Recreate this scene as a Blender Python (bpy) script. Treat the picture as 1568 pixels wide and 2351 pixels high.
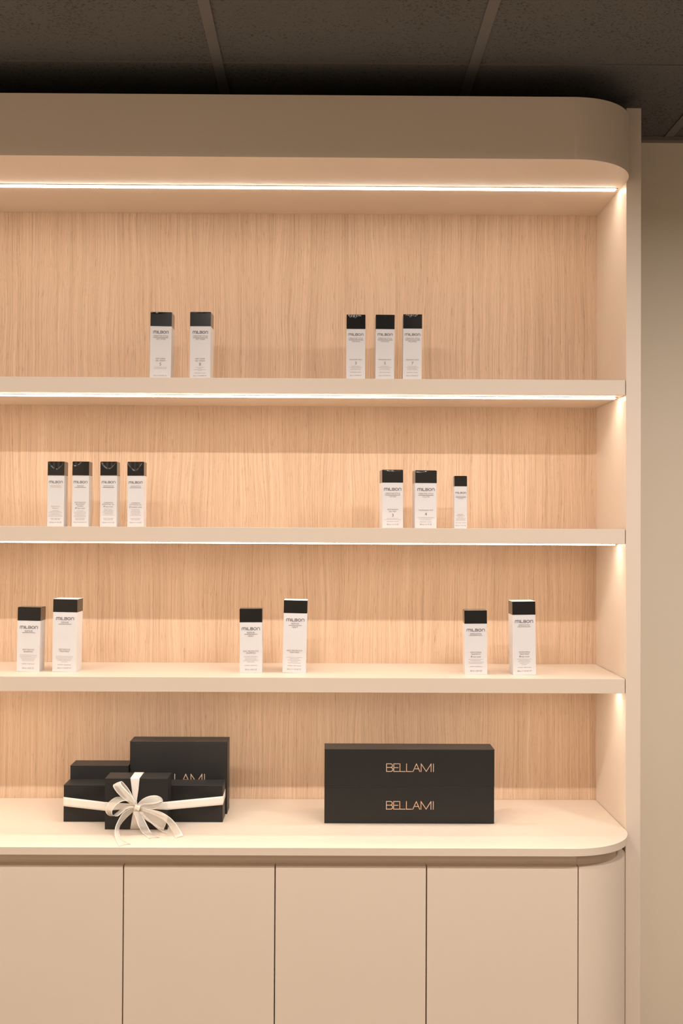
import bpy, bmesh, math, random
from mathutils import Vector, Matrix
for o in list(bpy.data.objects): bpy.data.objects.remove(o)
S = bpy.context.scene
COL = S.collection
ZO = 1.6                      # camera height above the floor
# ------------------------------------------------------------ camera
yaw, pitch, roll = 0.00607, 0.01357, 0.00491
f = Vector((math.sin(yaw)*math.cos(pitch), math.cos(yaw)*math.cos(pitch), math.sin(pitch)))
r = Vector((math.cos(yaw), -math.sin(yaw), 0)); u = r.cross(f)
c, s = math.cos(roll), math.sin(roll)
r, u = c*r + s*u, -s*r + c*u
cam = bpy.data.cameras.new('camera'); co = bpy.data.objects.new('camera', cam); COL.objects.link(co)
M = Matrix((r, u, -f)).transposed().to_4x4(); M.translation = Vector((0, -2.787, ZO))
co.matrix_world = M
cam.sensor_width = 36; cam.sensor_fit = 'AUTO'; cam.lens = 2533/2351*36
cam.shift_x = 0.00896; cam.shift_y = 0.00139; cam.clip_start = .05
S.camera = co
# ------------------------------------------------------------ light, exposure
S.view_settings.view_transform = 'Standard'; S.view_settings.look = 'None'
S.view_settings.gamma = 1; S.view_settings.use_curve_mapping = False
S.view_settings.exposure = 0.0
w = bpy.data.worlds.new('world'); S.world = w; w.use_nodes = True
w.node_tree.nodes['Background'].inputs[0].default_value = (.02, .02, .02, 1)
def area(name, loc, sx, sy, power, col, rot=(0, 0, 0), spread=180):
    l = bpy.data.lights.new(name, 'AREA'); l.shape = 'RECTANGLE'; l.size = sx; l.size_y = sy
    l.energy = power; l.color = col; l.spread = math.radians(spread)
    o = bpy.data.objects.new(name, l); o.location = loc; o.rotation_euler = rot; COL.objects.link(o)
PEND_P, ROOM_P, LED_E = 13.7, 24.0, 29.0
PEND_C = (1, .92, .87); ROOM_C = (1, .88, .74); LED_C = (1, .88, .75)
for px in (-1.35, -.35, .65, 1.65):               # downward strips of the pendant lamps hung in front of the shelves
    area('pendant_strip', (px, -1.28, ZO+.90), .35, .035, PEND_P*(1.75 if px > 1 else 1), PEND_C)
for px in (-.9, 1.5):                             # unseen area lights added behind the camera as soft ambient fill
    area('room_fill', (px, -4.45, ZO+1.10), 1.1, .5, ROOM_P, ROOM_C)
# ------------------------------------------------------------ materials
def mat(name, col, rough=.5, metal=0, coat=0, spec=.5, emit=None, estr=0):
    m = bpy.data.materials.new(name); m.use_nodes = True
    b = m.node_tree.nodes['Principled BSDF']
    b.inputs['Base Color'].default_value = (*col, 1); b.inputs['Roughness'].default_value = rough
    b.inputs['Metallic'].default_value = metal; b.inputs['Coat Weight'].default_value = coat
    b.inputs['Specular IOR Level'].default_value = spec
    if emit: b.inputs['Emission Color'].default_value = (*emit, 1); b.inputs['Emission Strength'].default_value = estr
    return m
def N(m, t, **k):
    n = m.node_tree.nodes.new(t)
    for a, v in k.items():
        if a in n.inputs: n.inputs[a].default_value = v
        else: setattr(n, a, v)
    return n
def L(m, a, b): m.node_tree.links.new(a, b)
def vary(m, base, amt=.04, scale=6.0, bump=0, bscale=300, stretch=(1, 1, 1)):
    """slight mottling of the base colour and a fine surface relief"""
    b = m.node_tree.nodes['Principled BSDF']
    tc = N(m, 'ShaderNodeTexCoord'); mp = N(m, 'ShaderNodeMapping'); mp.inputs['Scale'].default_value = stretch
    L(m, tc.outputs['Object'], mp.inputs[0])
    n = N(m, 'ShaderNodeTexNoise'); n.inputs['Scale'].default_value = scale; n.inputs['Detail'].default_value = 4
    L(m, mp.outputs[0], n.inputs['Vector'])
    rp = N(m, 'ShaderNodeValToRGB')
    rp.color_ramp.elements[0].position = .3; rp.color_ramp.elements[1].position = .7
    rp.color_ramp.elements[0].color = (*[c*(1-amt) for c in base], 1)
    rp.color_ramp.elements[1].color = (*[min(1, c*(1+amt)) for c in base], 1)
    L(m, n.outputs['Fac'], rp.inputs[0]); L(m, rp.outputs[0], b.inputs['Base Color'])
    if bump:
        n2 = N(m, 'ShaderNodeTexNoise'); n2.inputs['Scale'].default_value = bscale
        L(m, mp.outputs[0], n2.inputs['Vector'])
        bp = N(m, 'ShaderNodeBump'); bp.inputs['Strength'].default_value = bump; bp.inputs['Distance'].default_value = .001
        L(m, n2.outputs['Fac'], bp.inputs['Height']); L(m, bp.outputs[0], b.inputs['Normal'])
    return m
LAM = (.76, .645, .53)
laminate = vary(mat('cream_laminate', LAM, .42, spec=.4), LAM, .012, 3, .05, 500)
wallpaint = vary(mat('wall_paint', (.80, .70, .56), .75, spec=.2), (.80, .70, .56), .02, 2, .12, 350)
roomwall = vary(mat('room_wall_paint', (.32, .29, .25), .8, spec=.2), (.32, .29, .25), .02, 2, .1, 350)
floorm = vary(mat('floor_vinyl', (.60, .52, .44), .5), (.60, .52, .44), .08, 2, .05, 100)
alu = vary(mat('aluminium', (.30, .27, .25), .35, metal=.8), (.30, .27, .25), .03, 40)
led = mat('led_diffuser', (1, 1, 1), .5, emit=LED_C, estr=LED_E)
paper = vary(mat('white_carton', (.78, .765, .77), .38, spec=.45), (.78, .765, .77), .01, 30)
band_black = vary(mat('black_glossy_film', (.014, .0135, .013), .16, coat=.25, spec=.42), (.014, .0135, .013), .1, 30)
ink_purple = vary(mat('dark_plum_ink', (.055, .035, .06), .5), (.055, .035, .06), .05, 200)
ink_brown = vary(mat('brown_ink', (.22, .13, .11), .6), (.22, .13, .11), .05, 200)
ink_grey = vary(mat('grey_ink', (.17, .13, .12), .6), (.17, .13, .12), .05, 200)
ink_rule = vary(mat('maroon_ink', (.13, .055, .055), .6), (.13, .055, .055), .05, 200)
ink_gold = vary(mat('pale_gold_ink', (.55, .42, .32), .6), (.55, .42, .32), .05, 200)
fine_ink = vary(mat('light_brown_ink', (.36, .28, .25), .6), (.36, .28, .25), .05, 200)
blackbox = vary(mat('matt_black_board', (.020, .019, .018), .45, spec=.36), (.020, .019, .018), .06, 25, .06, 900)
foil = vary(mat('copper_foil', (.80, .55, .38), .45, metal=.35), (.80, .55, .38), .04, 200)
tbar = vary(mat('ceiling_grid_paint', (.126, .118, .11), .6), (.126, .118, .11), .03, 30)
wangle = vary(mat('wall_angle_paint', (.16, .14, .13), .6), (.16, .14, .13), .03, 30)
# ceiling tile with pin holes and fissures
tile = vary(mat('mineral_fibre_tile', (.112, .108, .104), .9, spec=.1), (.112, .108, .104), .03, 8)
b = tile.node_tree.nodes['Principled BSDF']; src = b.inputs['Base Color'].links[0].from_socket
tc = N(tile, 'ShaderNodeTexCoord'); mp = N(tile, 'ShaderNodeMapping'); mp.inputs['Scale'].default_value = (1, 1.3, 1)
L(tile, tc.outputs['Object'], mp.inputs[0])
nz = N(tile, 'ShaderNodeTexNoise'); nz.inputs['Scale'].default_value = 190; nz.inputs['Detail'].default_value = 2; nz.inputs['Roughness'].default_value = .6
L(tile, mp.outputs[0], nz.inputs['Vector'])
nb = N(tile, 'ShaderNodeTexNoise'); nb.inputs['Scale'].default_value = 3.0; L(tile, mp.outputs[0], nb.inputs['Vector'])
ma = N(tile, 'ShaderNodeMath', operation='MULTIPLY_ADD'); ma.inputs[1].default_value = .22; L(tile, nb.outputs['Fac'], ma.inputs[0]); L(tile, nz.outputs['Fac'], ma.inputs[2])
rp = N(tile, 'ShaderNodeValToRGB'); rp.color_ramp.elements[0].position = .70; rp.color_ramp.elements[0].color = (1, 1, 1, 1)
rp.color_ramp.elements[1].position = .745; rp.color_ramp.elements[1].color = (.52, .50, .47, 1)
L(tile, ma.outputs[0], rp.inputs[0])
mx = N(tile, 'ShaderNodeMix', data_type='RGBA', blend_type='MULTIPLY'); mx.inputs[0].default_value = 1
L(tile, src, mx.inputs[6]); L(tile, rp.outputs[0], mx.inputs[7]); L(tile, mx.outputs[2], b.inputs['Base Color'])
# oak veneer, grain running up the panel
def oak():
    m = mat('oak_veneer', (.6, .4, .25), .55, spec=.3); b = m.node_tree.nodes['Principled BSDF']
    tc = N(m, 'ShaderNodeTexCoord'); sep = N(m, 'ShaderNodeSeparateXYZ'); L(m, tc.outputs['Object'], sep.inputs[0])
    def noise(sx, sz, detail=3, rough=.5, warp=None, wa=0, off=0):
        mp = N(m, 'ShaderNodeMapping'); mp.inputs['Scale'].default_value = (sx, 1, sz); mp.inputs['Location'].default_value = (off, off*.37, off*.7)
        if warp is not None:
            ad = N(m, 'ShaderNodeMath', operation='MULTIPLY_ADD'); ad.inputs[1].default_value = wa
            L(m, warp, ad.inputs[0]); L(m, sep.outputs['X'], ad.inputs[2])
            cb = N(m, 'ShaderNodeCombineXYZ'); L(m, ad.outputs[0], cb.inputs['X']); L(m, sep.outputs['Z'], cb.inputs['Z'])
            L(m, cb.outputs[0], mp.inputs[0])
        else: L(m, tc.outputs['Object'], mp.inputs[0])
        n = N(m, 'ShaderNodeTexNoise'); n.inputs['Scale'].default_value = 1; n.inputs['Detail'].default_value = detail; n.inputs['Roughness'].default_value = rough
        L(m, mp.outputs[0], n.inputs['Vector']); return n.outputs['Fac']
    w1 = noise(7, 1.9, 2, .5, off=3.1)             # slow wander of the grain
    w2 = noise(16, 4.5, 1, .5, off=8.3)
    wsum = N(m, 'ShaderNodeMath', operation='MULTIPLY_ADD'); wsum.inputs[1].default_value = .30; L(m, w2, wsum.inputs[0]); L(m, w1, wsum.inputs[2])
    W = wsum.outputs[0]
    fine = noise(430, 2.6, 3, .62, W, .032)
    mid = noise(95, 1.3, 3, .6, W, .04, 5)
    broad = noise(18, .6, 2, .5, W, .05, 9)
    pores = noise(560, 24, 2, .6, W, .035, 2)
    # cathedral rings
    wv = N(m, 'ShaderNodeTexWave', wave_type='BANDS', bands_direction='X', wave_profile='SAW'); wv.inputs['Scale'].default_value = 1
    ad = N(m, 'ShaderNodeMath', operation='MULTIPLY_ADD'); ad.inputs[1].default_value = .55; L(m, W, ad.inputs[0]); L(m, sep.outputs['X'], ad.inputs[2])
    cb = N(m, 'ShaderNodeCombineXYZ'); L(m, ad.outputs[0], cb.inputs['X'])
    mpp = N(m, 'ShaderNodeMapping'); mpp.inputs['Scale'].default_value = (22, 1, 1); L(m, cb.outputs[0], mpp.inputs[0]); L(m, mpp.outputs[0], wv.inputs['Vector'])
    def comb(parts):
        acc = None
        for sock, wt in parts:
            n = N(m, 'ShaderNodeMath', operation='MULTIPLY_ADD'); n.inputs[1].default_value = wt
            L(m, sock, n.inputs[0])
            if acc is None: n.inputs[2].default_value = 0
            else: L(m, acc, n.inputs[2])
            acc = n.outputs[0]
        return acc
    t = comb([(fine, .62), (mid, .24), (broad, .13), (wv.outputs['Fac'], .022)])
    rp = N(m, 'ShaderNodeValToRGB'); e = rp.color_ramp.elements
    e[0].position = .36; e[0].color = (.49, .33, .22, 1)
    e[1].position = .64; e[1].color = (.75, .555, .40, 1)
    k = e.new(.50); k.color = (.65, .46, .318, 1)
    L(m, t, rp.inputs[0])
    rp2 = N(m, 'ShaderNodeValToRGB'); rp2.color_ramp.elements[0].position = .60; rp2.color_ramp.elements[0].color = (1, 1, 1, 1)
    rp2.color_ramp.elements[1].position = .74; rp2.color_ramp.elements[1].color = (.74, .66, .60, 1)
    L(m, pores, rp2.inputs[0])
    mx = N(m, 'ShaderNodeMix', data_type='RGBA', blend_type='MULTIPLY'); mx.inputs[0].default_value = 1
    L(m, rp.outputs[0], mx.inputs[6]); L(m, rp2.outputs[0], mx.inputs[7]); L(m, mx.outputs[2], b.inputs['Base Color'])
    bp = N(m, 'ShaderNodeBump'); bp.inputs['Strength'].default_value = .25; bp.inputs['Distance'].default_value = .0006
    L(m, fine, bp.inputs['Height']); L(m, bp.outputs[0], b.inputs['Normal'])
    return m
oakm = oak()
# ribbon: sheer middle, satin edges (UV x runs across the ribbon)
def ribbon(name, col, mid_alpha, edge=.10):
    m = mat(name, col, .38, spec=.5); b = m.node_tree.nodes['Principled BSDF']
    uv = N(m, 'ShaderNodeTexCoord'); sp = N(m, 'ShaderNodeSeparateXYZ'); L(m, uv.outputs['UV'], sp.inputs[0])
    d = N(m, 'ShaderNodeMath', operation='SUBTRACT'); d.inputs[1].default_value = .5; L(m, sp.outputs['X'], d.inputs[0])
    a = N(m, 'ShaderNodeMath', operation='ABSOLUTE'); L(m, d.outputs[0], a.inputs[0])
    rp = N(m, 'ShaderNodeValToRGB'); e = rp.color_ramp.elements
    e[0].position = .5-edge-.03; e[0].color = (mid_alpha,)*3+(1,); e[1].position = .5-edge; e[1].color = (1, 1, 1, 1)
    L(m, a.outputs[0], rp.inputs[0]); L(m, rp.outputs[0], b.inputs['Alpha'])
    b.inputs['Sheen Weight'].default_value = .2
    return m
rib_sheer = ribbon('sheer_ivory_ribbon', (.95, .88, .79), .34)
rib_satin = ribbon('satin_ivory_ribbon', (.93, .87, .80), .985, .05)
# ------------------------------------------------------------ mesh helpers
def obj(name, bm, m, parent=None, smooth=False, mats=None):
    me = bpy.data.meshes.new(name); bmesh.ops.recalc_face_normals(bm, faces=bm.faces) if not smooth == 'keep' else None
    bm.to_mesh(me); bm.free()
    for x in (mats or [m]): me.materials.append(x)
    if smooth:
        for p in me.polygons: p.use_smooth = True
    o = bpy.data.objects.new(name, me); COL.objects.link(o)
    if parent: o.parent = parent
    return o
def thing(name, label, cat, loc=(0, 0, 0), rot=(0, 0, 0), group=None):
    o = bpy.data.objects.new(name, None); COL.objects.link(o); o.empty_display_size = .05
    o.location = loc; o.rotation_euler = rot; o['label'] = label; o['category'] = cat
    if group: o['group'] = group
    return o
def tag(o, label, cat, group=None):
    o['label'] = label; o['category'] = cat
    if group: o['group'] = group
    return o
def struct(o): o['kind'] = 'structure'; return o
def add_box(bm, x0, x1, y0, y1, z0, z1, bev=0, seg=2):
    v = [bm.verts.new((x, y, z)) for x in (x0, x1) for y in (y0, y1) for z in (z0, z1)]
    fs = [(0, 1, 3, 2), (4, 6, 7, 5), (0, 4, 5, 1), (2, 3, 7, 6), (0, 2, 6, 4), (1, 5, 7, 3)]
    faces = [bm.faces.new([v[i] for i in q]) for q in fs]
    if bev:
        es = list({e for fc in faces for e in fc.edges})
        bmesh.ops.bevel(bm, geom=es, offset=bev, segments=seg, profile=.5, affect='EDGES')
    return bm
def box(name, x0, x1, y0, y1, z0, z1, m, parent=None, bev=0):
    return obj(name, add_box(bmesh.new(), x0, x1, y0, y1, z0, z1, bev), m, parent)
def prism(name, pts, z0, z1, m, parent=None, bev=0):
    bm = bmesh.new()
    a = [bm.verts.new((x, y, z0)) for x, y in pts]; b2 = [bm.verts.new((x, y, z1)) for x, y in pts]
    n = len(pts); lo = bm.faces.new(a[::-1]); hi = bm.faces.new(b2)
    for i in range(n): bm.faces.new((a[i], a[(i+1) % n], b2[(i+1) % n], b2[i]))
    if bev:
        es = [e for e in list(lo.edges)+list(hi.edges)]
        bmesh.ops.bevel(bm, geom=es, offset=bev, segments=2, profile=.5, affect='EDGES')
    o = obj(name, bm, m, parent)
    for p in o.data.polygons: p.use_smooth = abs(p.normal.z) < .5 and p.area < .02
    return o
def arc(cx, cy, R, n=40):      # front right quarter: from facing the room (-y) round to facing right (+x)
    return [(cx+R*math.sin(t*math.pi/2/n), cy-R*math.cos(t*math.pi/2/n)) for t in range(n+1)]
# ------------------------------------------------------------ the room
XL, X0, XO, D, P, Q = -1.922, .7598, .7979, .3027, .1697, .1456
WY = .33; CZ = ZO+1.113
ZC, ZC2, ZD = ZO-.7552, ZO-.7732, ZO-.8051
ZF, ZFT, ZP = ZO+.8835, ZO+1.033, ZO+1.073
struct(box('floor', -2.0, 2.8, -5.0, WY+.02, -.05, 0, floorm))
struct(box('wall_back', -2.0, 2.8, WY, WY+.08, 0, CZ, wallpaint))
struct(box('wall_left', -2.06, XL-.012, -5.0, WY, 0, CZ, wallpaint))
struct(box('wall_right', 2.7, 2.8, -5.0, WY, 0, CZ, roomwall))
struct(box('wall_front', -2.0, 2.8, -5.08, -5.0, 0, CZ, roomwall))
struct(box('ceiling', -2.0, 2.8, -5.0, WY, CZ, CZ+.05, tile))
bm = bmesh.new()
K = 1.0113
gx = [-.263 + .613*i for i in range(-2, 5)]
for x in gx:
    add_box(bm, x-.0125, x+.0125, -5.0, WY, CZ-.0035, CZ+.001)
for y in [-.166-.612*i for i in range(8)]:
    add_box(bm, -1.93, 2.7, y-.0022, y+.012 if y < -.2 else y+.0, CZ-.0032, CZ+.001)
struct(obj('trim_1', bm, tbar))
struct(box('trim_2', XL-.01, 2.7, WY-.022, WY, CZ-.0125, CZ-.001, wangle))
# ------------------------------------------------------------ the shelving unit
unit = thing('display_shelving', 'cream built-in display shelving with oak back and lit shelves under a rounded canopy', 'shelving', (0, 0, 0))
box('back_panel', XL, X0, D, WY, ZC-.2, ZP-.02, oakm, unit)
canopy = prism('canopy', [(XL, D), (XL, -P)] + arc(X0-P, 0, P) + [(X0, D)], ZF, ZFT, laminate, unit, .0008)
box('end_panel', X0, XO, 0, WY, 0, ZP, laminate, unit, .0012)
def led_strip(parent, z):
    """aluminium channel and glowing diffuser set into the underside at height z"""
    y0, y1 = .050, .072; xa, xb = XL+.01, X0-.008
    bm = bmesh.new()
    add_box(bm, xa, xb, y0, y0+.0016, z-.0012, z+.0015); add_box(bm, xa, xb, y1-.0016, y1, z-.0012, z+.0015)
    add_box(bm, xb-.0016, xb, y0, y1, z-.0012, z+.0015); add_box(bm, xa, xa+.0016, y0, y1, z-.0012, z+.0015)
    obj('led_channel', bm, alu, parent)
    bm = bmesh.new()
    prof = [(y0+.0022, z+.0005)] + [(y0+.011-.0088*math.cos(a*math.pi/8), z-.0012-.0030*math.sin(a*math.pi/8)) for a in range(9)] + [(y1-.0022, z+.0005)]
    A = [bm.verts.new((xa+.007, y, zz)) for y, zz in prof]; B = [bm.verts.new((xb-.0050, y, zz)) for y, zz in prof]
    n = len(prof); bm.faces.new(A); bm.faces.new(B[::-1])
    for i in range(n): bm.faces.new((A[i], A[(i+1) % n], B[(i+1) % n], B[i]))
    obj('led_diffuser', bm, led, parent)
led_strip(canopy, ZF)
SH = [(.3417, .3795), (-.0361, .0016), (-.4137, -.3766)]
for (zb, zt), slab in zip(SH, ('top cream shelf with a light strip under it, carrying cartons marked 5 and 8', 'middle cream shelf carrying four slim cartons on the left', 'lowest cream shelf above the black gift boxes')):
    sh = box('shelf', XL, X0-.0018, .0004, D-.0003, ZO+zb, ZO+zt, laminate, None, .0008)
    tag(sh, slab, 'shelf', 'cream shelves of the lit display')
    led_strip(sh, ZO+zb)
# counter
ct = prism('countertop', [(XL, D-.0005), (XL, -P)] + arc(X0-.0012-P, 0, P) + [(X0-.0012, D-.0005)], ZC2, ZC, laminate, None, .001)
tag(ct, 'continuous cream countertop with rounded right end below the lit shelves', 'countertop')
# base cabinets
G = [-.4770, -.1162, .2451, .6076]
pitchx = .3612
edges = [G[0]-pitchx*i for i in range(4, 0, -1)] + G
clabs = ['cream base cabinet farthest left, against the left wall', 'cream base cabinet second from the left wall',
         'cream base cabinet third from the left wall, outside the frame on the left', 'cream handleless base cabinet, leftmost one seen, below the left gift boxes',
         'cream handleless base cabinet under the ribbon bow, second from left in view', 'cream handleless base cabinet below the middle of the counter',
         'cream handleless base cabinet below the stacked black boxes, next to the curved end']
for i in range(7):
    a, b2 = edges[i], edges[i+1]
    if i == 0: a = XL
    t = thing('base_cabinet', clabs[i], 'cabinet', ((a+b2)/2, -Q, 0), group='base cabinets under the counter')
    cx = (a+b2)/2; h = (b2-a)/2
    box('body', -h+.0001, h-.0001, .0206, Q+D-.002, 0.0, ZC2-.0002, laminate, t)
    box('door', -h+.0014, h-.0014, 0, .0200, .09, ZD, laminate, t, .0011)
t = thing('corner_cabinet', 'cream rounded end cabinet with curved front beside the tall end panel', 'cabinet', (G[3], 0, 0), group='base cabinets under the counter')
XE = X0-.0075-G[3]; Rq = Q
Rc = XE-.0018
def curve(inset): return [(x, y-(Q-Rc)) for x, y in arc(XE-Rc, 0, Rc-inset)]
prism('body', [(.0001, D-.002), (.0001, -(Q-.0206))] + [(x, y) for x, y in curve(.0206)] + [(XE-.0206, D-.002)], 0, ZC2-.0002, laminate, t)
outer = [(.0014, -Q)] + curve(0) + [(XE, .06)]; inner = [(XE-.020, .06)] + curve(.020)[::-1] + [(.0014, -(Q-.020))]
prism('curved_panel', outer+inner, .0, ZD, laminate, t, .0009)
# ------------------------------------------------------------ lettering
def stroke_mesh(bm, paths, wd, y=0):
    """flat strokes of even width along polylines in the x-z plane"""
    for pts in paths:
        n = len(pts)
        for i in range(n-1):
            a, b2 = Vector(pts[i]), Vector(pts[i+1]); d = (b2-a).normalized(); nn = Vector((-d.y, d.x))*wd/2
            e = d*wd/2 if True else 0
            q = [a-e+nn, a-e-nn, b2+e-nn, b2+e+nn]
            bm.faces.new([bm.verts.new((p.x, y - i*1e-6, p.y)) for p in q])
def half(cx, cz, rx, rz, a0, a1, n=10): return [(cx+rx*math.cos(math.radians(a0+(a1-a0)*i/n)), cz+rz*math.sin(math.radians(a0+(a1-a0)*i/n))) for i in range(n+1)]
ML = {
 'm': ([[(0, 0), (0, .68)] + half(.30, .60, .30, .36, 180, 0, 8) + [(.60, 0)], [(.60, .60)] + half(.90, .60, .30, .36, 180, 0, 8) + [(1.2, 0)]], 1.2),
 'I': ([[(0, 0), (0, .96)]], 0), 'L': ([[(0, .96), (0, 0), (.62, 0)]], .62),
 'B': ([[(0, 0), (0, .96), (.45, .96)] + half(.45, .735, .22, .225, 90, -90, 8) + [(0, .51)], [(.45, .51)] + half(.47, .255, .26, .255, 90, -90, 8) + [(0, 0)]], .70),
 'O': ([half(.44, .48, .44, .48, 0, 360, 22)], .88),
 'n': ([[(0, 0), (0, .62)] + half(.38, .60, .38, .36, 180, 0, 10) + [(.76, 0)]], .76)}
def milbon(cx, z, w, h, y=-.0004):
    seq = ['m', 'I', 'L', 'B', 'O', 'n']; gap = .30; tot = sum(ML[k][1] for k in seq)+gap*5
    sx = (w)/(tot+.15); sz = h/1.1; x = cx-w/2+.07*sx; bm = bmesh.new(); P_ = []
    for k in seq:
        for pth in ML[k][0]: P_.append([(x+a*sx, z-h/2+.07*sz+b2*sz) for a, b2 in pth])
        x += (ML[k][1]+gap)*sx
    stroke_mesh(bm, P_, .16*h, y); return bm
BL = {
 'B': ([[(0, 0), (0, 1), (.55, 1)] + half(.50, .76, .28, .24, 90, -90, 8) + [(0, .52)], [(.55, .52)] + half(.55, .26, .27, .26, 90, -90, 8) + [(0, 0)]], .82),
 'E': ([[(.68, 1), (0, 1), (0, 0), (.68, 0)], [(0, .5), (.56, .5)]], .68), 'L': ([[(0, 1), (0, 0), (.70, 0)]], .70),
 'A': ([[(0, 0), (.45, 1), (.90, 0)], [(.16, .36), (.74, .36)]], .90),
 'M': ([[(0, 0), (0, 1), (.67, .02), (1.30, 1), (1.30, 0)]], 1.30), 'I': ([[(0, 0), (0, 1)]], 0)}
BX = [('B', 0), ('E', .95), ('L', 1.76), ('L', 2.62), ('A', 3.46), ('M', 4.53), ('I', 6.13)]
def bellami(cx, z, w, y=-.0005, wd=.095):
    s_ = w/(6.13+wd); h = s_; bm = bmesh.new(); P_ = []
    for k, xo in BX:
        for pth in BL[k][0]: P_.append([(cx-w/2+(xo+wd/2+a)*s_, z-h/2+b2*s_) for a, b2 in pth])
    stroke_mesh(bm, P_, wd*s_, y); return bm
_cache = {}
def text_polys(txt):
    if txt in _cache: return _cache[txt]
    cu = bpy.data.curves.new('t', 'FONT'); cu.body = txt; cu.size = 1; cu.resolution_u = 3; cu.align_x = 'CENTER'; cu.space_character = 1.12
    o = bpy.data.objects.new('t', cu); COL.objects.link(o)
    me = bpy.data.meshes.new_from_object(o.evaluated_get(bpy.context.evaluated_depsgraph_get()))
    vs = [(v.co.x, v.co.y) for v in me.vertices]; fs = [tuple(p.vertices) for p in me.polygons]
    bpy.data.objects.remove(o); bpy.data.curves.remove(cu); bpy.data.meshes.remove(me)
    x0, x1 = min(v[0] for v in vs), max(v[0] for v in vs); y0, y1 = min(v[1] for v in vs), max(v[1] for v in vs)
    _cache[txt] = ([((a-(x0+x1)/2)/(x1-x0), (b2-(y0+y1)/2)/(y1-y0)) for a, b2 in vs], fs, (x1-x0)/(y1-y0))
    return _cache[txt]
def put_text(bm, txt, cx, z, w, h, mi=0, y=-.0004):
    vs, fs, asp = text_polys(txt)
    if w is None: w = asp*h
    V_ = [bm.verts.new((cx+a*w, y, z+b2*h)) for a, b2 in vs]
    for q in fs:
        try: fc = bm.faces.new([V_[i] for i in q]); fc.material_index = mi
        except ValueError: pass
def flat(bm, x0, x1, z0, z1, mi=0, y=-.0004):
    fc = bm.faces.new([bm.verts.new(p) for p in ((x0, y, z0), (x1, y, z0), (x1, y, z1), (x0, y, z1))]); fc.material_index = mi
INK = [ink_grey, ink_brown, ink_rule, ink_gold, ink_purple]
def product_box(label, group, w, d, h, cap, x, y, z, yaw_, lean, top_px, bot_px, logo, lines, rule, fines, wrap=None, white_top=False, fine_w=None):
    """carton standing on z: white body, black glossy upper band, printing; front face is local y=0"""
    t = thing('product_box', label, 'box', (x, y, z), (0, lean, math.radians(yaw_)), group)
    s_ = h/(bot_px-top_px); zz = lambda py: (bot_px-py)*s_
    bm = bmesh.new(); add_box(bm, -w/2, w/2, 0, d, 0, h-cap, .0004, 1); obj('carton', bm, paper, t)
    # upper band: front is a fine grid so the film can pucker below the top edge
    bm = bmesh.new(); nx, nz = (72, 52) if wrap else (4, 4); e = .0002
    gridv = []
    rr = random.Random(sum(map(ord, label)))
    for j in range(nz+1):
        row = []
        for i in range(nx+1):
            uu = i/nx; vv = j/nz; px_ = -w/2-e+(w+2*e)*uu; pz_ = h-cap+cap*vv; dy = -e
            if wrap:
                c0, dep, amp = wrap       # centre, depth of the dip, how far the film is pushed in
                q_ = max(0, 1-(abs(uu-c0)/.46)**1.7); smile = dep*cap*q_
                k = (pz_-(h-smile-.0016))/.0034; k = max(0, min(1, k)); k = k*k*(3-2*k)
                dy += amp*k*(1 if smile > 0 else 0)*min(1, smile/.003)*(.75+.25*math.sin(uu*23+c0*40))
            row.append(bm.verts.new((px_, dy, pz_)))
        gridv.append(row)
    for j in range(nz):
        for i in range(nx): bm.faces.new((gridv[j][i], gridv[j][i+1], gridv[j+1][i+1], gridv[j+1][i]))
    bl = [bm.verts.new((px_, d+e, pz_)) for px_, pz_ in ((-w/2-e, h-cap), (w/2+e, h-cap), (w/2+e, h), (-w/2-e, h))]
    bm.faces.new(bl)
    bm.faces.new([gridv[j][0] for j in range(nz, -1, -1)][::-1] + [bl[0], bl[3]][::1][::-1][::-1] if False else [gridv[j][0] for j in range(nz+1)] + [bl[3], bl[0]])
    bm.faces.new([gridv[j][nx] for j in range(nz+1)] + [bl[2], bl[1]])
    tf = bm.faces.new(gridv[nz] + [bl[2], bl[3]])
    tf.material_index = 1 if white_top else 0
    bt = bm.faces.new(gridv[0] + [bl[1], bl[0]]); bt.material_index = 1
    for fc in bm.faces: fc.smooth = len(fc.verts) == 4 and fc.calc_area() < w*cap/20
    bm.normal_update()
    for ed in bm.edges:
        if len(ed.link_faces) == 2 and ed.link_faces[0].smooth != ed.link_faces[1].smooth: ed.smooth = False
    obj('black_band', bm, None, t, mats=[band_black, paper])
    if not white_top:     # glued top flap standing a little proud
        bm = bmesh.new(); add_box(bm, -w/2+.001, w/2-.001, .0022, d-.001, h-.0002, h+.0009, .0004, 1); obj('top_flap', bm, band_black, t)
    else:
        bm = bmesh.new(); add_box(bm, -w/2, w/2, 0, d, h-.0002, h+.0006, .0003, 1); obj('top_flap', bm, paper, t)
    ly, lw, lh = logo
    obj('printed_logo', milbon(0, zz(ly), lw*s_, lh*s_), ink_purple, t)
    bm = bmesh.new()
    last = None
    for txt, py, pw, ph, mi in lines:
        if last and py-last > 11: obj('printed_lettering', bm, None, t, mats=INK); bm = bmesh.new()
        last = py
        if txt.endswith(' HAIR') and mi == 4:      # large initial, small capitals
            cw = .17*pw; put_text(bm, txt[0], (-pw/2+cw/2)*s_, zz(py), cw*.9*s_, ph*1.05*s_, 4)
            put_text(bm, txt[1:].strip(), cw*.55*s_, zz(py+ph*.16), (pw-cw*1.15)*s_, ph*.66*s_, 4)
        else: put_text(bm, txt.replace(' e ', ' \u212e '), 0, zz(py), None if pw is None else pw*s_, ph*s_, mi)
    obj('printed_lettering', bm, None, t, mats=INK); bm = bmesh.new()
    ry, rw, rmi = rule
    flat(bm, -rw*s_/2, rw*s_/2, zz(ry)-.4*s_, zz(ry)+.4*s_, rmi); obj('printed_rule', bm, None, t, mats=INK); bm = bmesh.new()
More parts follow.
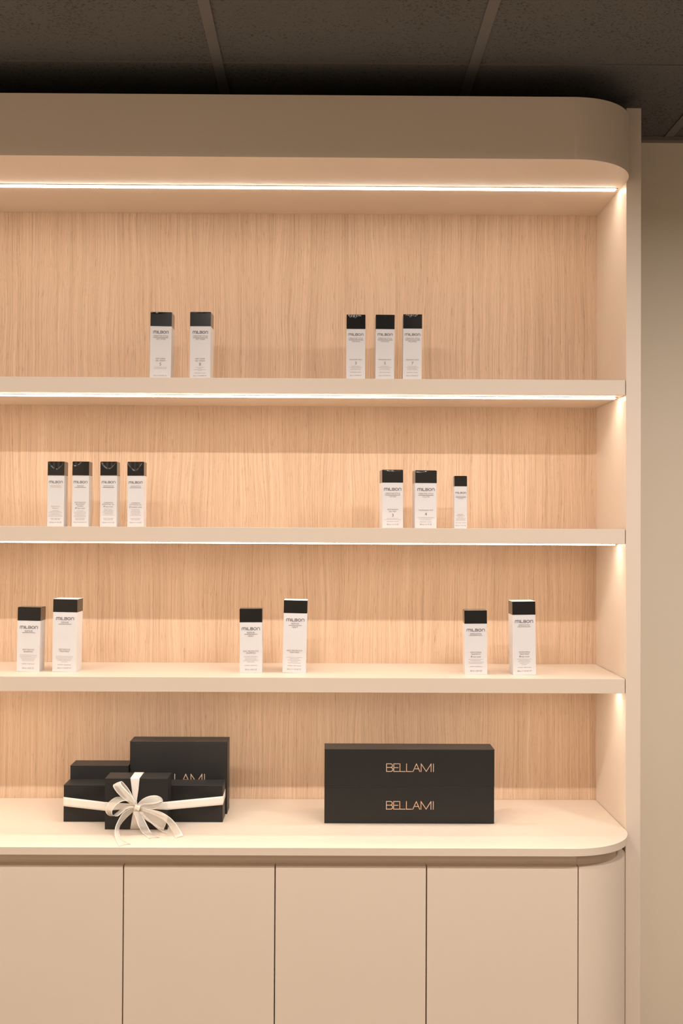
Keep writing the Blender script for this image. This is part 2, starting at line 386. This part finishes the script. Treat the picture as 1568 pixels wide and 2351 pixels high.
    for py, pw in fines:
        x_ = -pw*s_/2
        while x_ < pw*s_/2-.0006:
            wl = min(rr.uniform(1.6, 4.6)*s_, pw*s_/2-x_)
            flat(bm, x_, x_+wl, zz(py)-.30*s_, zz(py)+.30*s_, 0); x_ += wl+.7*s_
    o_ = obj('fine_print', bm, fine_ink, t); o_['kind'] = 'stuff'
    return t
R1 = 'white and black cartons on the top shelf'; R2 = 'white and black cartons on the second shelf'; R3 = 'white and black cartons on the third shelf'
z1, z2, z3 = ZO+.3797, ZO+.0018, ZO-.3764
CS = lambda y, ww, hh: ('CREATIVE STYLE', y, ww, hh, 0)
# top shelf
product_box('white carton with black top marked 5, leftmost on the top shelf', R1, .0548, .050, .1770, .0365, -.4293, .060, z1, 0, .012, 716.8, 877,
  (763.7, 35.6, 6.4), [CS(772.7, 34, 3.6), ('WET SHINE', 780, 21.5, 3, 0), ('WET SHINE', 825.7, 22, 3, 0), ('GEL CREAM', 830.5, 22.5, 3, 0), ('5', 838.5, None, 7, 0), ('150 g e 5.3 OZ NET WT', 865.8, 31, 3, 0)],
  (776.5, 35, 2), [(845.9, 30), (849, 29)], wrap=(.3, .10, .0010))
product_box('white carton with black top marked 8, second from left on the top shelf', R1, .0535, .050, .1778, .0367, -.3267, .060, z1, -2.5, .005, 716.4, 877,
  (763.7, 35.6, 6.4), [CS(772.7, 34, 3.6), ('WET SHINE', 780, 21.5, 3, 0), ('WET SHINE', 825.7, 22, 3, 0), ('GEL CREAM', 830.5, 22.5, 3, 0), ('8', 838.5, None, 7, 0), ('HAIR STYLING / COIFFANT', 859, 27, 1.6, 0), ('150 g e 5.3 OZ NET WT', 865.8, 31, 3, 0)],
  (776.5, 35, 2), [(845.6, 20), (848.5, 9), (851, 27), (853.5, 9)], wrap=(.6, .06, .0010))
for k, (num, x_, h_, ln, wr, lab) in enumerate([
    ('3', .0760, .1746, .002, (.40, .22, .0020), 'white carton with black top marked 3, first of the close trio on the top shelf'),
    ('5', .1514, .1747, .004, None, 'white carton with black top marked 5, middle of the close trio on the top shelf'),
    ('7', .2228, .1763, .003, (.45, .17, .0020), 'white carton with black top marked 7, rightmost on the top shelf')]):
    t_ = (722.7, 723, 722)[k]
    product_box(lab, R1, .0486, .044, h_, .0370, x_, .066, z1, (0, .5, 0)[k], ln, t_, 882.4,
      (769.8, 35.5, 5.6), [CS(779, 33, 3.2), ('MOLDING', 786.4, 19, 2.7, 0), ('MOLDING WAX', 829.3, 29.5, 2.8, 0), (num, 837.5, None, 6.6, 0), ('HAIR STYLING / COIFFANT', 859.5, 26, 1.6, 0), ('120 g e 4.2 OZ NET WT', 867.3, 28, 2.8, 0)],
      (782.8, 35, 2), [(845, 20), (847.6, 31), (850.3, 22), (853, 26)], wrap=wr)
# second shelf, left four
F4 = [
 (-.7011, .1678, .0055, (.50, .55, .0026), 1060.2, 'REAWAKEN', 3, 24.5, [('RENEWING', 1162.7, 20, 2.8, 3), ('PRIMER', 1167, 14, 2.8, 3)], [(1172, 13), (1174.6, 24), (1177.3, 31), (1180, 20), (1182.6, 30), (1185.3, 32)], '120 mL e 4.1 FL OZ', 27, 'slim white carton with pale gold print, leftmost of the four on the second shelf'),
 (-.6373, .1681, .0060, (.12, .30, .0022), 1060.3, 'REPAIR', 1, 15, [('RESTORATIVE', 1153.5, 25, 2.8, 0), ('BLOWOUT', 1157.5, 20, 2.8, 0), ('PRIMER', 1161.8, 13.5, 2.8, 0), ('FINE HAIR', 1166.5, 22, 3.2, 4)], [(1172.6, 15), (1175.3, 27), (1178, 27), (1180.6, 22), (1183.3, 27), (1186, 27)], '120 g e 4.2 OZ NET WT', 30, 'slim white carton reading repair, second of the four on the second shelf'),
 (-.5641, .1683, .0010, (.48, .50, .0030), 1060.6, 'SMOOTH', 0, 22.5, [('LUMINOUS', 1153.8, 20, 2.8, 0), ('BODIFYING OIL', 1157.8, 27, 2.8, 0), ('FINE HAIR', 1162.8, 21.5, 3.2, 4)], [(1168.5, 19), (1171.2, 20), (1173.8, 22), (1176.5, 25), (1179.2, 18), (1182, 26)], '120 mL e 4.1 FL OZ', 27, 'slim white carton reading smooth and fine hair, third of the four on the second shelf'),
 (-.4934, .1681, -.0035, (.45, .62, .0024), 1061.0, 'SMOOTH', 0, 22.5, [('LUMINOUS', 1154.5, 20, 2.8, 0), ('SOFTENING OIL', 1158.5, 28, 2.8, 0), ('COARSE HAIR', 1163.6, 29, 3.4, 4)], [(1169.2, 19), (1171.9, 20), (1174.5, 22), (1177.2, 22), (1179.9, 18), (1182.6, 26)], '120 mL e 4.1 FL OZ', 27, 'slim white carton reading smooth and coarse hair, fourth of the four on the second shelf')]
for x_, h_, ln, wr, tp, nm, mi, nw, ls, fn, vol, vw, lab in F4:
    o_ = tp-1060.3
    product_box(lab, R2, .0430, .038, h_, .0357, x_, .080, z2, -1.0, ln, tp, 1208.3+o_*.3,
      (1106.8+o_, 31.5, 5.2), [(nm, 1115.7+o_, nw, 3.0, mi)] + ls + [('LEAVE-IN TREATMENT', 1190, 23, 1.5, 0), ('SOIN CAPILLAIRE', 1192.7, 20, 1.5, 0), (vol, 1199, vw, 3.0, 0)],
      (1119.1+o_, 26, 3 if mi == 3 else 2), fn, wrap=wr)
product_box('white carton with black top marked 3, right half of the second shelf', R2, .0545, .050, .1509, .0329, .1746, .080, z2, 5.0, -.006, 1079.2, 1210.6,
  (1122.8, 39.5, 6.3), [CS(1132.4, 33.5, 3.5), ('TEXTURE', 1139.7, 16, 2.7, 0), ('TEXTURIZING', 1168.8, 25.5, 2.9, 0), ('SEA MIST', 1173.4, 17.5, 2.8, 0), ('3', 1181.8, None, 7, 0), ('HAIR STYLING / COIFFANT', 1196.2, 27, 1.6, 0), ('180 mL e 6.1 FL OZ', 1202.5, 27, 3, 0)],
  (1136.3, 34.5, 2), [(1189, 27), (1191.6, 38)], wrap=(.5, .07, .0012))
product_box('white carton with black top marked 4, beside the smallest carton', R2, .0560, .050, .1497, .0323, .2606, .080, z2, 4.2, 0, 1080.7, 1211.5,
  (1123.7, 39.5, 6.3), [CS(1133.2, 33.5, 3.5), ('VOLUME', 1140.4, 16, 2.7, 0), ('THICKENING MIST', 1170.8, 34, 2.9, 0), ('4', 1179.5, None, 7, 0), ('HAIR STYLING / COIFFANT', 1197.3, 27, 1.6, 0), ('180 mL e 6.1 FL OZ', 1203, 27, 3, 0)],
  (1137, 34.5, 2), [(1187.3, 39), (1190, 32), (1192.7, 24)], wrap=(.2, .12, .0010))
product_box('smallest white carton with black top, rightmost on the second shelf', R2, .0326, .030, .1357, .0264, .3512, .080, z2, .5, -.002, 1093.5, 1211.7,
  (1131.3, 24.5, 3.9), [CS(1139.3, 22.5, 2.0), ('FINISHING', 1144.2, 12, 1.7, 0), ('BRILLIANT', 1180, 12, 2.0, 0), ('POLISHING OIL', 1183, 18, 2.0, 0), ('HAIR STYLING / COIFFANT', 1199.3, 24, 1.5, 0), ('50 mL e 1.7 FL OZ', 1205.3, 24, 2.8, 0)],
  (1141.7, 22.5, 2), [(1186.7, 12), (1189, 23), (1191.4, 20), (1194, 24)])
# third shelf
product_box('shorter white repair carton with black top, far left of the third shelf', R3, .0598, .047, .1667, .0341, -.7722, .0915, z3, -1.2, .0165, 1394.8, 1542.3,
  (1440.3, 41.5, 6.4), [('REPAIR', 1449, 18, 4, 1), ('RESTORATIVE', 1491.5, 26, 3.2, 0), ('SHAMPOO', 1496.3, 21, 3.2, 0), ('SHAMPOO / SHAMPOOING', 1524.5, 29, 1.7, 0), ('200 mL e 6.8 FL OZ', 1534, 27, 3.6, 0)],
  (1452.7, 30.5, 2), [(1504.2, 40), (1507.7, 39), (1511, 34), (1514, 30), (1517, 26)])
product_box('taller white repair carton with white lid top, left end of the third shelf', R3, .0628, .056, .1889, .0335, -.6771, .0880, z3, -2.0, .0102, 1376, 1543,
  (1420.5, 41.5, 6.6), [('REPAIR', 1429.3, 17.5, 4, 1), ('RESTORATIVE', 1491.3, 25.5, 3.2, 0), ('TREATMENT', 1495.7, 23, 3.2, 0), ('TREATMENT / SOIN CAPILLAIRE', 1526.5, 31, 1.7, 0), ('200 g e 7.1 OZ NET WT', 1534.2, 32, 3.6, 0)],
  (1433.3, 30, 2), [(1507, 40), (1510.3, 39), (1513.5, 36), (1516.5, 30), (1519.6, 14)], white_top=True)
product_box('shorter white heat carton with black top, middle of the third shelf', R3, .0584, .047, .1657, .0344, -.1921, .0865, z3, .6, -.006, 1398.4, 1545,
  (1443.7, 41.5, 6.4), [('REPAIR', 1452.7, 17.5, 4, 1), ('HEAT', 1460.4, 12.8, 4, 0), ('HEAT PROTECTIVE', 1495.3, 35, 3.1, 0), ('SHAMPOO', 1499.5, 21, 3.2, 0), ('SHAMPOO / SHAMPOOING', 1528, 28, 1.7, 0), ('200 mL e 6.8 FL OZ', 1537.3, 27, 3.6, 0)],
  (1456.3, 30.5, 2), [(1507.7, 31), (1510.8, 25), (1514, 28), (1517, 36), (1520, 16)])
product_box('taller white heat carton with white lid top, middle of the third shelf', R3, .0608, .056, .1885, .0332, -.0800, .0877, z3, -.2, .0178, 1378.6, 1545.3,
  (1423.5, 41.5, 6.6), [('REPAIR', 1432, 17.5, 4, 1), ('HEAT', 1440, 13, 4, 0), ('HEAT PROTECTIVE', 1493.7, 35.5, 3.1, 0), ('TREATMENT', 1498, 22.5, 3.2, 0), ('TREATMENT / SOIN CAPILLAIRE', 1528.7, 31, 1.7, 0), ('200 g e 7.1 OZ NET WT', 1537, 32.5, 3.6, 0)],
  (1436, 30, 2), [(1509.6, 37), (1512.8, 22), (1516, 30), (1519, 15), (1522.3, 29)], white_top=True)
product_box('shorter white smooth carton with black top, right end of the third shelf', R3, .0578, .047, .1656, .0338, .3910, .0690, z3, -1.5, -.0102, 1402, 1549.3,
  (1447, 41.5, 6.4), [('SMOOTH', 1455.7, 25, 4, 0), ('SMOOTHING', 1498, 25, 3.1, 0), ('SHAMPOO', 1502.3, 21.5, 3.1, 0), ('FINE HAIR', 1508, 23, 3.6, 4), ('SHAMPOO / SHAMPOOING', 1530.8, 28, 1.7, 0), ('200 mL e 6.8 FL OZ', 1540.5, 27, 3.6, 0)],
  (1459.2, 30.5, 0), [(1514, 33), (1517, 24), (1520.3, 35), (1523.3, 31)])
product_box('taller white smooth carton with white lid top, rightmost on the third shelf', R3, .0596, .056, .1896, .0343, .5167, .0690, z3, .8, -.0144, 1381.2, 1549.7,
  (1427, 41.5, 6.6), [('SMOOTH', 1435.5, 25, 4, 0), ('SMOOTHING', 1497.3, 25, 3.1, 0), ('TREATMENT', 1502, 23, 3.2, 0), ('FINE HAIR', 1507.5, 23, 3.6, 4), ('TREATMENT / SOIN CAPILLAIRE', 1532.7, 31, 1.7, 0), ('200 g e 7.1 OZ NET WT', 1541.2, 33, 3.6, 0)],
  (1439.3, 30.5, 0), [(1513.5, 35), (1516.5, 25), (1519.5, 29), (1522.5, 21), (1526, 13)], white_top=True)
# ------------------------------------------------------------ black gift boxes on the counter
def gift_box(label, x0, x1, y0, d, h, z=None, logo=None, lid_h=None):
    t = thing('gift_box', label, 'box', ((x0+x1)/2, y0, ZC+.0002 if z is None else z), group='black gift boxes on the counter')
    hw = (x1-x0)/2
    bm = bmesh.new(); add_box(bm, -hw, hw, 0, d, 0, h-.0030, .0006, 2); obj('body', bm, blackbox, t)
    bm = bmesh.new(); add_box(bm, -hw-.0003, hw+.0003, -.0003, d+.0003, h-.0028, h, .0008, 2); obj('lid', bm, blackbox, t)
    if logo:
        lx, lz, lw, lm = logo; o = obj('printed_logo', bellami(lx, lz, lw), lm, t)
    return t
gift_box('long black box at the bottom of the stacked pair on the counter', .0005, .4358, .0485, .0745, .0950, logo=(.0012, .0465, .1220, foil))
gift_box('long black box resting on top of the stacked pair', .0003, .4361, .0485, .0745, .0945, z=ZC+.0954, logo=(.0012, .0475, .1220, foil))
gift_box('large upright black box behind the ribboned ones, partly hidden lettering', -.5130, -.2560, .1352, .0665, .1908, logo=(.0000, .0935, .1390, foil))
gift_box('square black box at the back left, behind the long ribboned box', -.6672, -.5150, .1236, .0660, .1290)
gift_box('long black box wrapped by the ribbon behind the small front box', -.6680, -.2603, .0555, .0670, .0938)
gift_box('front black box with the bow tied over its face', -.5482, -.3916, -.0153, .0665, .1273)
# ------------------------------------------------------------ ribbon and bow
RB = {
 'loop_a': [((-0.4746,-0.0360,-0.6900),(-0.4681,-0.0340,-0.6822)),((-0.4935,-0.0460,-0.6739),(-0.4782,-0.0400,-0.6643)),((-0.5092,-0.0510,-0.6577),(-0.4911,-0.0450,-0.6488)),((-0.5195,-0.0510,-0.6440),(-0.5015,-0.0450,-0.6372)),((-0.5225,-0.0450,-0.6386),(-0.5040,-0.0400,-0.6312)),((-0.5201,-0.0360,-0.6379),(-0.5024,-0.0330,-0.6314)),((-0.5120,-0.0290,-0.6471),(-0.4958,-0.0270,-0.6406)),((-0.4986,-0.0260,-0.6664),(-0.4852,-0.0240,-0.6558)),((-0.4798,-0.0300,-0.6860),(-0.4719,-0.0280,-0.6782)),],
 'loop_b': [((-0.4725,-0.0320,-0.6855),(-0.4673,-0.0380,-0.6922)),((-0.4888,-0.0260,-0.6767),(-0.4739,-0.0480,-0.6788)),((-0.5017,-0.0240,-0.6727),(-0.4839,-0.0540,-0.6739)),((-0.5197,-0.0240,-0.6727),(-0.4982,-0.0580,-0.6750)),((-0.5358,-0.0260,-0.6837),(-0.5114,-0.0600,-0.6828)),((-0.5439,-0.0300,-0.6972),(-0.5198,-0.0620,-0.6945)),((-0.5420,-0.0320,-0.7091),(-0.5214,-0.0620,-0.7027)),((-0.5340,-0.0340,-0.7157),(-0.5187,-0.0600,-0.7084)),((-0.5232,-0.0360,-0.7165),(-0.5098,-0.0600,-0.7108)),((-0.5230,-0.0340,-0.7147),(-0.5034,-0.0580,-0.7078)),((-0.5083,-0.0320,-0.7028),(-0.4909,-0.0520,-0.6977)),((-0.4920,-0.0310,-0.6913),(-0.4797,-0.0460,-0.6923)),((-0.4739,-0.0320,-0.6917),(-0.4659,-0.0380,-0.6950)),],
 'loop_c': [((-0.4625,-0.0340,-0.6856),(-0.4594,-0.0360,-0.6927)),((-0.4505,-0.0320,-0.6744),(-0.4443,-0.0440,-0.6852)),((-0.4357,-0.0300,-0.6682),(-0.4297,-0.0500,-0.6833)),((-0.4192,-0.0300,-0.6665),(-0.4154,-0.0540,-0.6805)),((-0.4071,-0.0320,-0.6701),(-0.4038,-0.0540,-0.6765)),((-0.4011,-0.0340,-0.6765),(-0.4004,-0.0520,-0.6775)),((-0.4039,-0.0300,-0.6830),(-0.4029,-0.0500,-0.6835)),((-0.4141,-0.0260,-0.6871),(-0.4107,-0.0480,-0.6914)),((-0.4280,-0.0250,-0.6915),(-0.4247,-0.0460,-0.6965)),((-0.4417,-0.0260,-0.6917),(-0.4377,-0.0420,-0.6941)),((-0.4590,-0.0300,-0.6908),(-0.4563,-0.0380,-0.6949)),],
 'loop_d': [((-0.4545,-0.0360,-0.6954),(-0.4582,-0.0340,-0.7056)),((-0.4363,-0.0420,-0.6969),(-0.4454,-0.0360,-0.7208)),((-0.4161,-0.0480,-0.7012),(-0.4282,-0.0400,-0.7321)),((-0.3994,-0.0500,-0.7061),(-0.4130,-0.0400,-0.7423)),((-0.3868,-0.0480,-0.7120),(-0.3993,-0.0360,-0.7502)),((-0.3906,-0.0340,-0.7191),(-0.4026,-0.0260,-0.7509)),((-0.4080,-0.0280,-0.7193),(-0.4157,-0.0220,-0.7430)),((-0.4333,-0.0260,-0.7117),(-0.4369,-0.0200,-0.7298)),((-0.4534,-0.0300,-0.7018),(-0.4554,-0.0260,-0.7117)),],
 'tail_a': [((-0.4735,-0.0340,-0.6967),(-0.4720,-0.0340,-0.7042)),((-0.4862,-0.0400,-0.6986),(-0.4826,-0.0360,-0.7134)),((-0.4984,-0.0480,-0.7062),(-0.4925,-0.0420,-0.7228)),((-0.5074,-0.0580,-0.7221),(-0.5016,-0.0480,-0.7336)),((-0.5122,-0.0680,-0.7364),(-0.5038,-0.0580,-0.7418)),((-0.5115,-0.0780,-0.7499),(-0.5001,-0.0700,-0.7521)),((-0.4991,-0.1220,-0.7537),(-0.4877,-0.1076,-0.7537)),((-0.4844,-0.1649,-0.7537),(-0.4591,-0.1449,-0.7537)),],
 'tail_b': [((-0.4744,-0.0360,-0.7051),(-0.4579,-0.0360,-0.7051)),((-0.4657,-0.0460,-0.7203),(-0.4472,-0.0420,-0.7186)),((-0.4571,-0.0560,-0.7368),(-0.4348,-0.0500,-0.7383)),((-0.4466,-0.0562,-0.7537),(-0.4238,-0.0534,-0.7537)),((-0.4243,-0.0974,-0.7537),(-0.3985,-0.0898,-0.7537)),],
 'tail_c': [((-0.4603,-0.0380,-0.7039),(-0.4507,-0.0380,-0.7052)),((-0.4455,-0.0440,-0.7201),(-0.4376,-0.0420,-0.7185)),((-0.4266,-0.0500,-0.7308),(-0.4245,-0.0460,-0.7291)),((-0.4111,-0.0520,-0.7432),(-0.4076,-0.0480,-0.7401)),((-0.4004,-0.0407,-0.7537),(-0.3995,-0.0281,-0.7537)),((-0.3855,-0.0580,-0.7537),(-0.3849,-0.0480,-0.7537)),],
 'tail_d': [((-0.4504,-0.0400,-0.6944),(-0.4518,-0.0400,-0.7006)),((-0.4227,-0.0500,-0.6970),(-0.4298,-0.0480,-0.7060)),((-0.4012,-0.0560,-0.7011),(-0.4072,-0.0520,-0.7158)),((-0.3821,-0.0600,-0.7109),(-0.3901,-0.0560,-0.7256)),((-0.3665,-0.0640,-0.7241),(-0.3783,-0.0600,-0.7388)),((-0.3540,-0.0700,-0.7394),(-0.3710,-0.0627,-0.7537)),((-0.3435,-0.0771,-0.7537),(-0.3601,-0.0966,-0.7537)),],

}
def catmull(P_, n):
    out = []
    for i in range(len(P_)-1):
        p0 = P_[max(i-1, 0)]; p1 = P_[i]; p2 = P_[i+1]; p3 = P_[min(i+2, len(P_)-1)]
        for k in range(n):
            t = k/n
            out.append(.5*((2*p1)+(-p0+p2)*t+(2*p0-5*p1+4*p2-p3)*t*t+(-p0+3*p1-3*p2+p3)*t**3))
    out.append(P_[-1]); return out
def strip(name, rows, m, parent, n=8, cols=6, cup=0, notch=0, thick=.0003, base=0):
    A = catmull([Vector(a) for a, _ in rows], n); B = catmull([Vector(b2) for _, b2 in rows], n)
    bm = bmesh.new(); uvl = bm.loops.layers.uv.new('UVMap'); G_ = []
    for k in range(len(A)):
        row = []
        tdir = ((A[min(k+1, len(A)-1)]+B[min(k+1, len(A)-1)])-(A[max(k-1, 0)]+B[max(k-1, 0)])).normalized()
        nn = (B[k]-A[k]).cross(tdir); nn = nn.normalized() if nn.length > 1e-9 else Vector((0, 0, 0))
        for j in range(cols+1):
            s_ = j/cols; p = A[k].lerp(B[k], s_) + nn*cup*(4*s_*(1-s_))
            if notch and k == len(A)-1: p = p - tdir*notch*(1-abs(2*s_-1))
            if p.z < -.7539: p.z = -.7539
            row.append(bm.verts.new((p.x, p.y, p.z+ZO)))
        G_.append(row)
    for k in range(len(A)-1):
        for j in range(cols):
            fc = bm.faces.new((G_[k][j], G_[k][j+1], G_[k+1][j+1], G_[k+1][j]))
            for lp, (ju, kv) in zip(fc.loops, ((j, k), (j+1, k), (j+1, k+1), (j, k+1))): lp[uvl].uv = (ju/cols, kv/len(A))
    o = obj(name, bm, m, parent, smooth='keep')
    sd = o.modifiers.new('thickness', 'SOLIDIFY'); sd.thickness = thick; sd.offset = 0
    return o
bow = thing('ribbon', 'ivory sheer ribbon tied in a bow around the front black boxes', 'ribbon', (0, 0, 0))
zc_ = -.7552
hb = [((-.6684, .124, zc_+.0635), (-.6684, .124, zc_+.0401)), ((-.6685, .0560, zc_+.0635), (-.6685, .0560, zc_+.0401)), ((-.6681, .0546, zc_+.0634), (-.6681, .0546, zc_+.0401)),
      ((-.5490, -.0170, zc_+.0688), (-.5490, -.0170, zc_+.0471)), ((-.5470, -.0172, zc_+.0688), (-.5470, -.0172, zc_+.0471)),
      ((-.4700, -.0200, zc_+.0650), (-.4700, -.0200, zc_+.0530)), ((-.4600, -.0200, zc_+.0650), (-.4600, -.0200, zc_+.0530)),
      ((-.3920, -.0172, zc_+.0702), (-.3920, -.0172, zc_+.0498)), ((-.3900, -.0165, zc_+.0703), (-.3900, -.0165, zc_+.0498)),
      ((-.2605, .0540, zc_+.0670), (-.2605, .0540, zc_+.0448)), ((-.2598, .0560, zc_+.0672), (-.2598, .0560, zc_+.0450)), ((-.2598, .124, zc_+.0700), (-.2598, .124, zc_+.0490))]
strip('band', hb, rib_satin, bow, n=1, cols=4)
vb = [((-.4860, .0515, zc_+.060), (-.4615, .0515, zc_+.060)), ((-.4860, .0515, zc_+.1280), (-.4615, .0515, zc_+.1280)), ((-.4848, -.0155, zc_+.1282), (-.4620, -.0155, zc_+.1282)),
      ((-.4848, -.0162, zc_+.1270), (-.4620, -.0162, zc_+.1270)), ((-.4808, -.0185, zc_+.1000), (-.4640, -.0185, zc_+.1000)), ((-.4764, -.0205, zc_+.0730), (-.4676, -.0205, zc_+.0730)), ((-.4740, -.0220, zc_+.0590), (-.4650, -.0220, zc_+.0590))]
strip('band', vb, rib_satin, bow, n=1, cols=4)
vb2 = [((-.4740, -.0210, zc_+.0590), (-.4640, -.0210, zc_+.0590)), ((-.4800, -.0180, zc_+.0300), (-.4630, -.0180, zc_+.0300)), ((-.4845, -.0160, zc_+.0010), (-.4616, -.0160, zc_+.0010))]
strip('band', vb2, rib_satin, bow, n=1, cols=4)
for nm in ('loop_a', 'loop_b', 'loop_c', 'loop_d'): strip('bow_loop', RB[nm], rib_sheer, bow, n=8, cup=.0012)
for nm in ('tail_a', 'tail_b', 'tail_c', 'tail_d'): strip('ribbon_tail', RB[nm], rib_sheer, bow, n=8, cup=-.0012, notch=.006 if nm == 'tail_d' else .002)
# knot: gathered band crossing the middle of the bow
bm = bmesh.new()
nu, nv = 28, 12; G_ = []
for i in range(nu):
    a = 2*math.pi*i/nu; row = []
    for j in range(nv+1):
        s_ = j/nv*2-1; flare = 1+.30*s_*s_; crk = 1+.07*math.sin(a*5+s_*2)
        ry, rx = .0050*flare*crk, .0056*flare*crk
        p = Vector((s_*.0065, math.sin(a)*ry, math.cos(a)*rx))
        p.rotate(Matrix.Rotation(.25, 3, 'Y')); row.append(bm.verts.new(p+Vector((-.4632, -.0372, ZO-.6950))))
    G_.append(row)
for i in range(nu):
    for j in range(nv): bm.faces.new((G_[i][j], G_[(i+1) % nu][j], G_[(i+1) % nu][j+1], G_[i][j+1]))
for j in (0, nv): bm.faces.new([G_[i][j] for i in range(nu)])
knot_m = vary(mat('gathered_ivory_ribbon', (.93, .84, .68), .4), (.93, .84, .68), .05, 120)
obj('knot', bm, knot_m, bow, smooth=True)
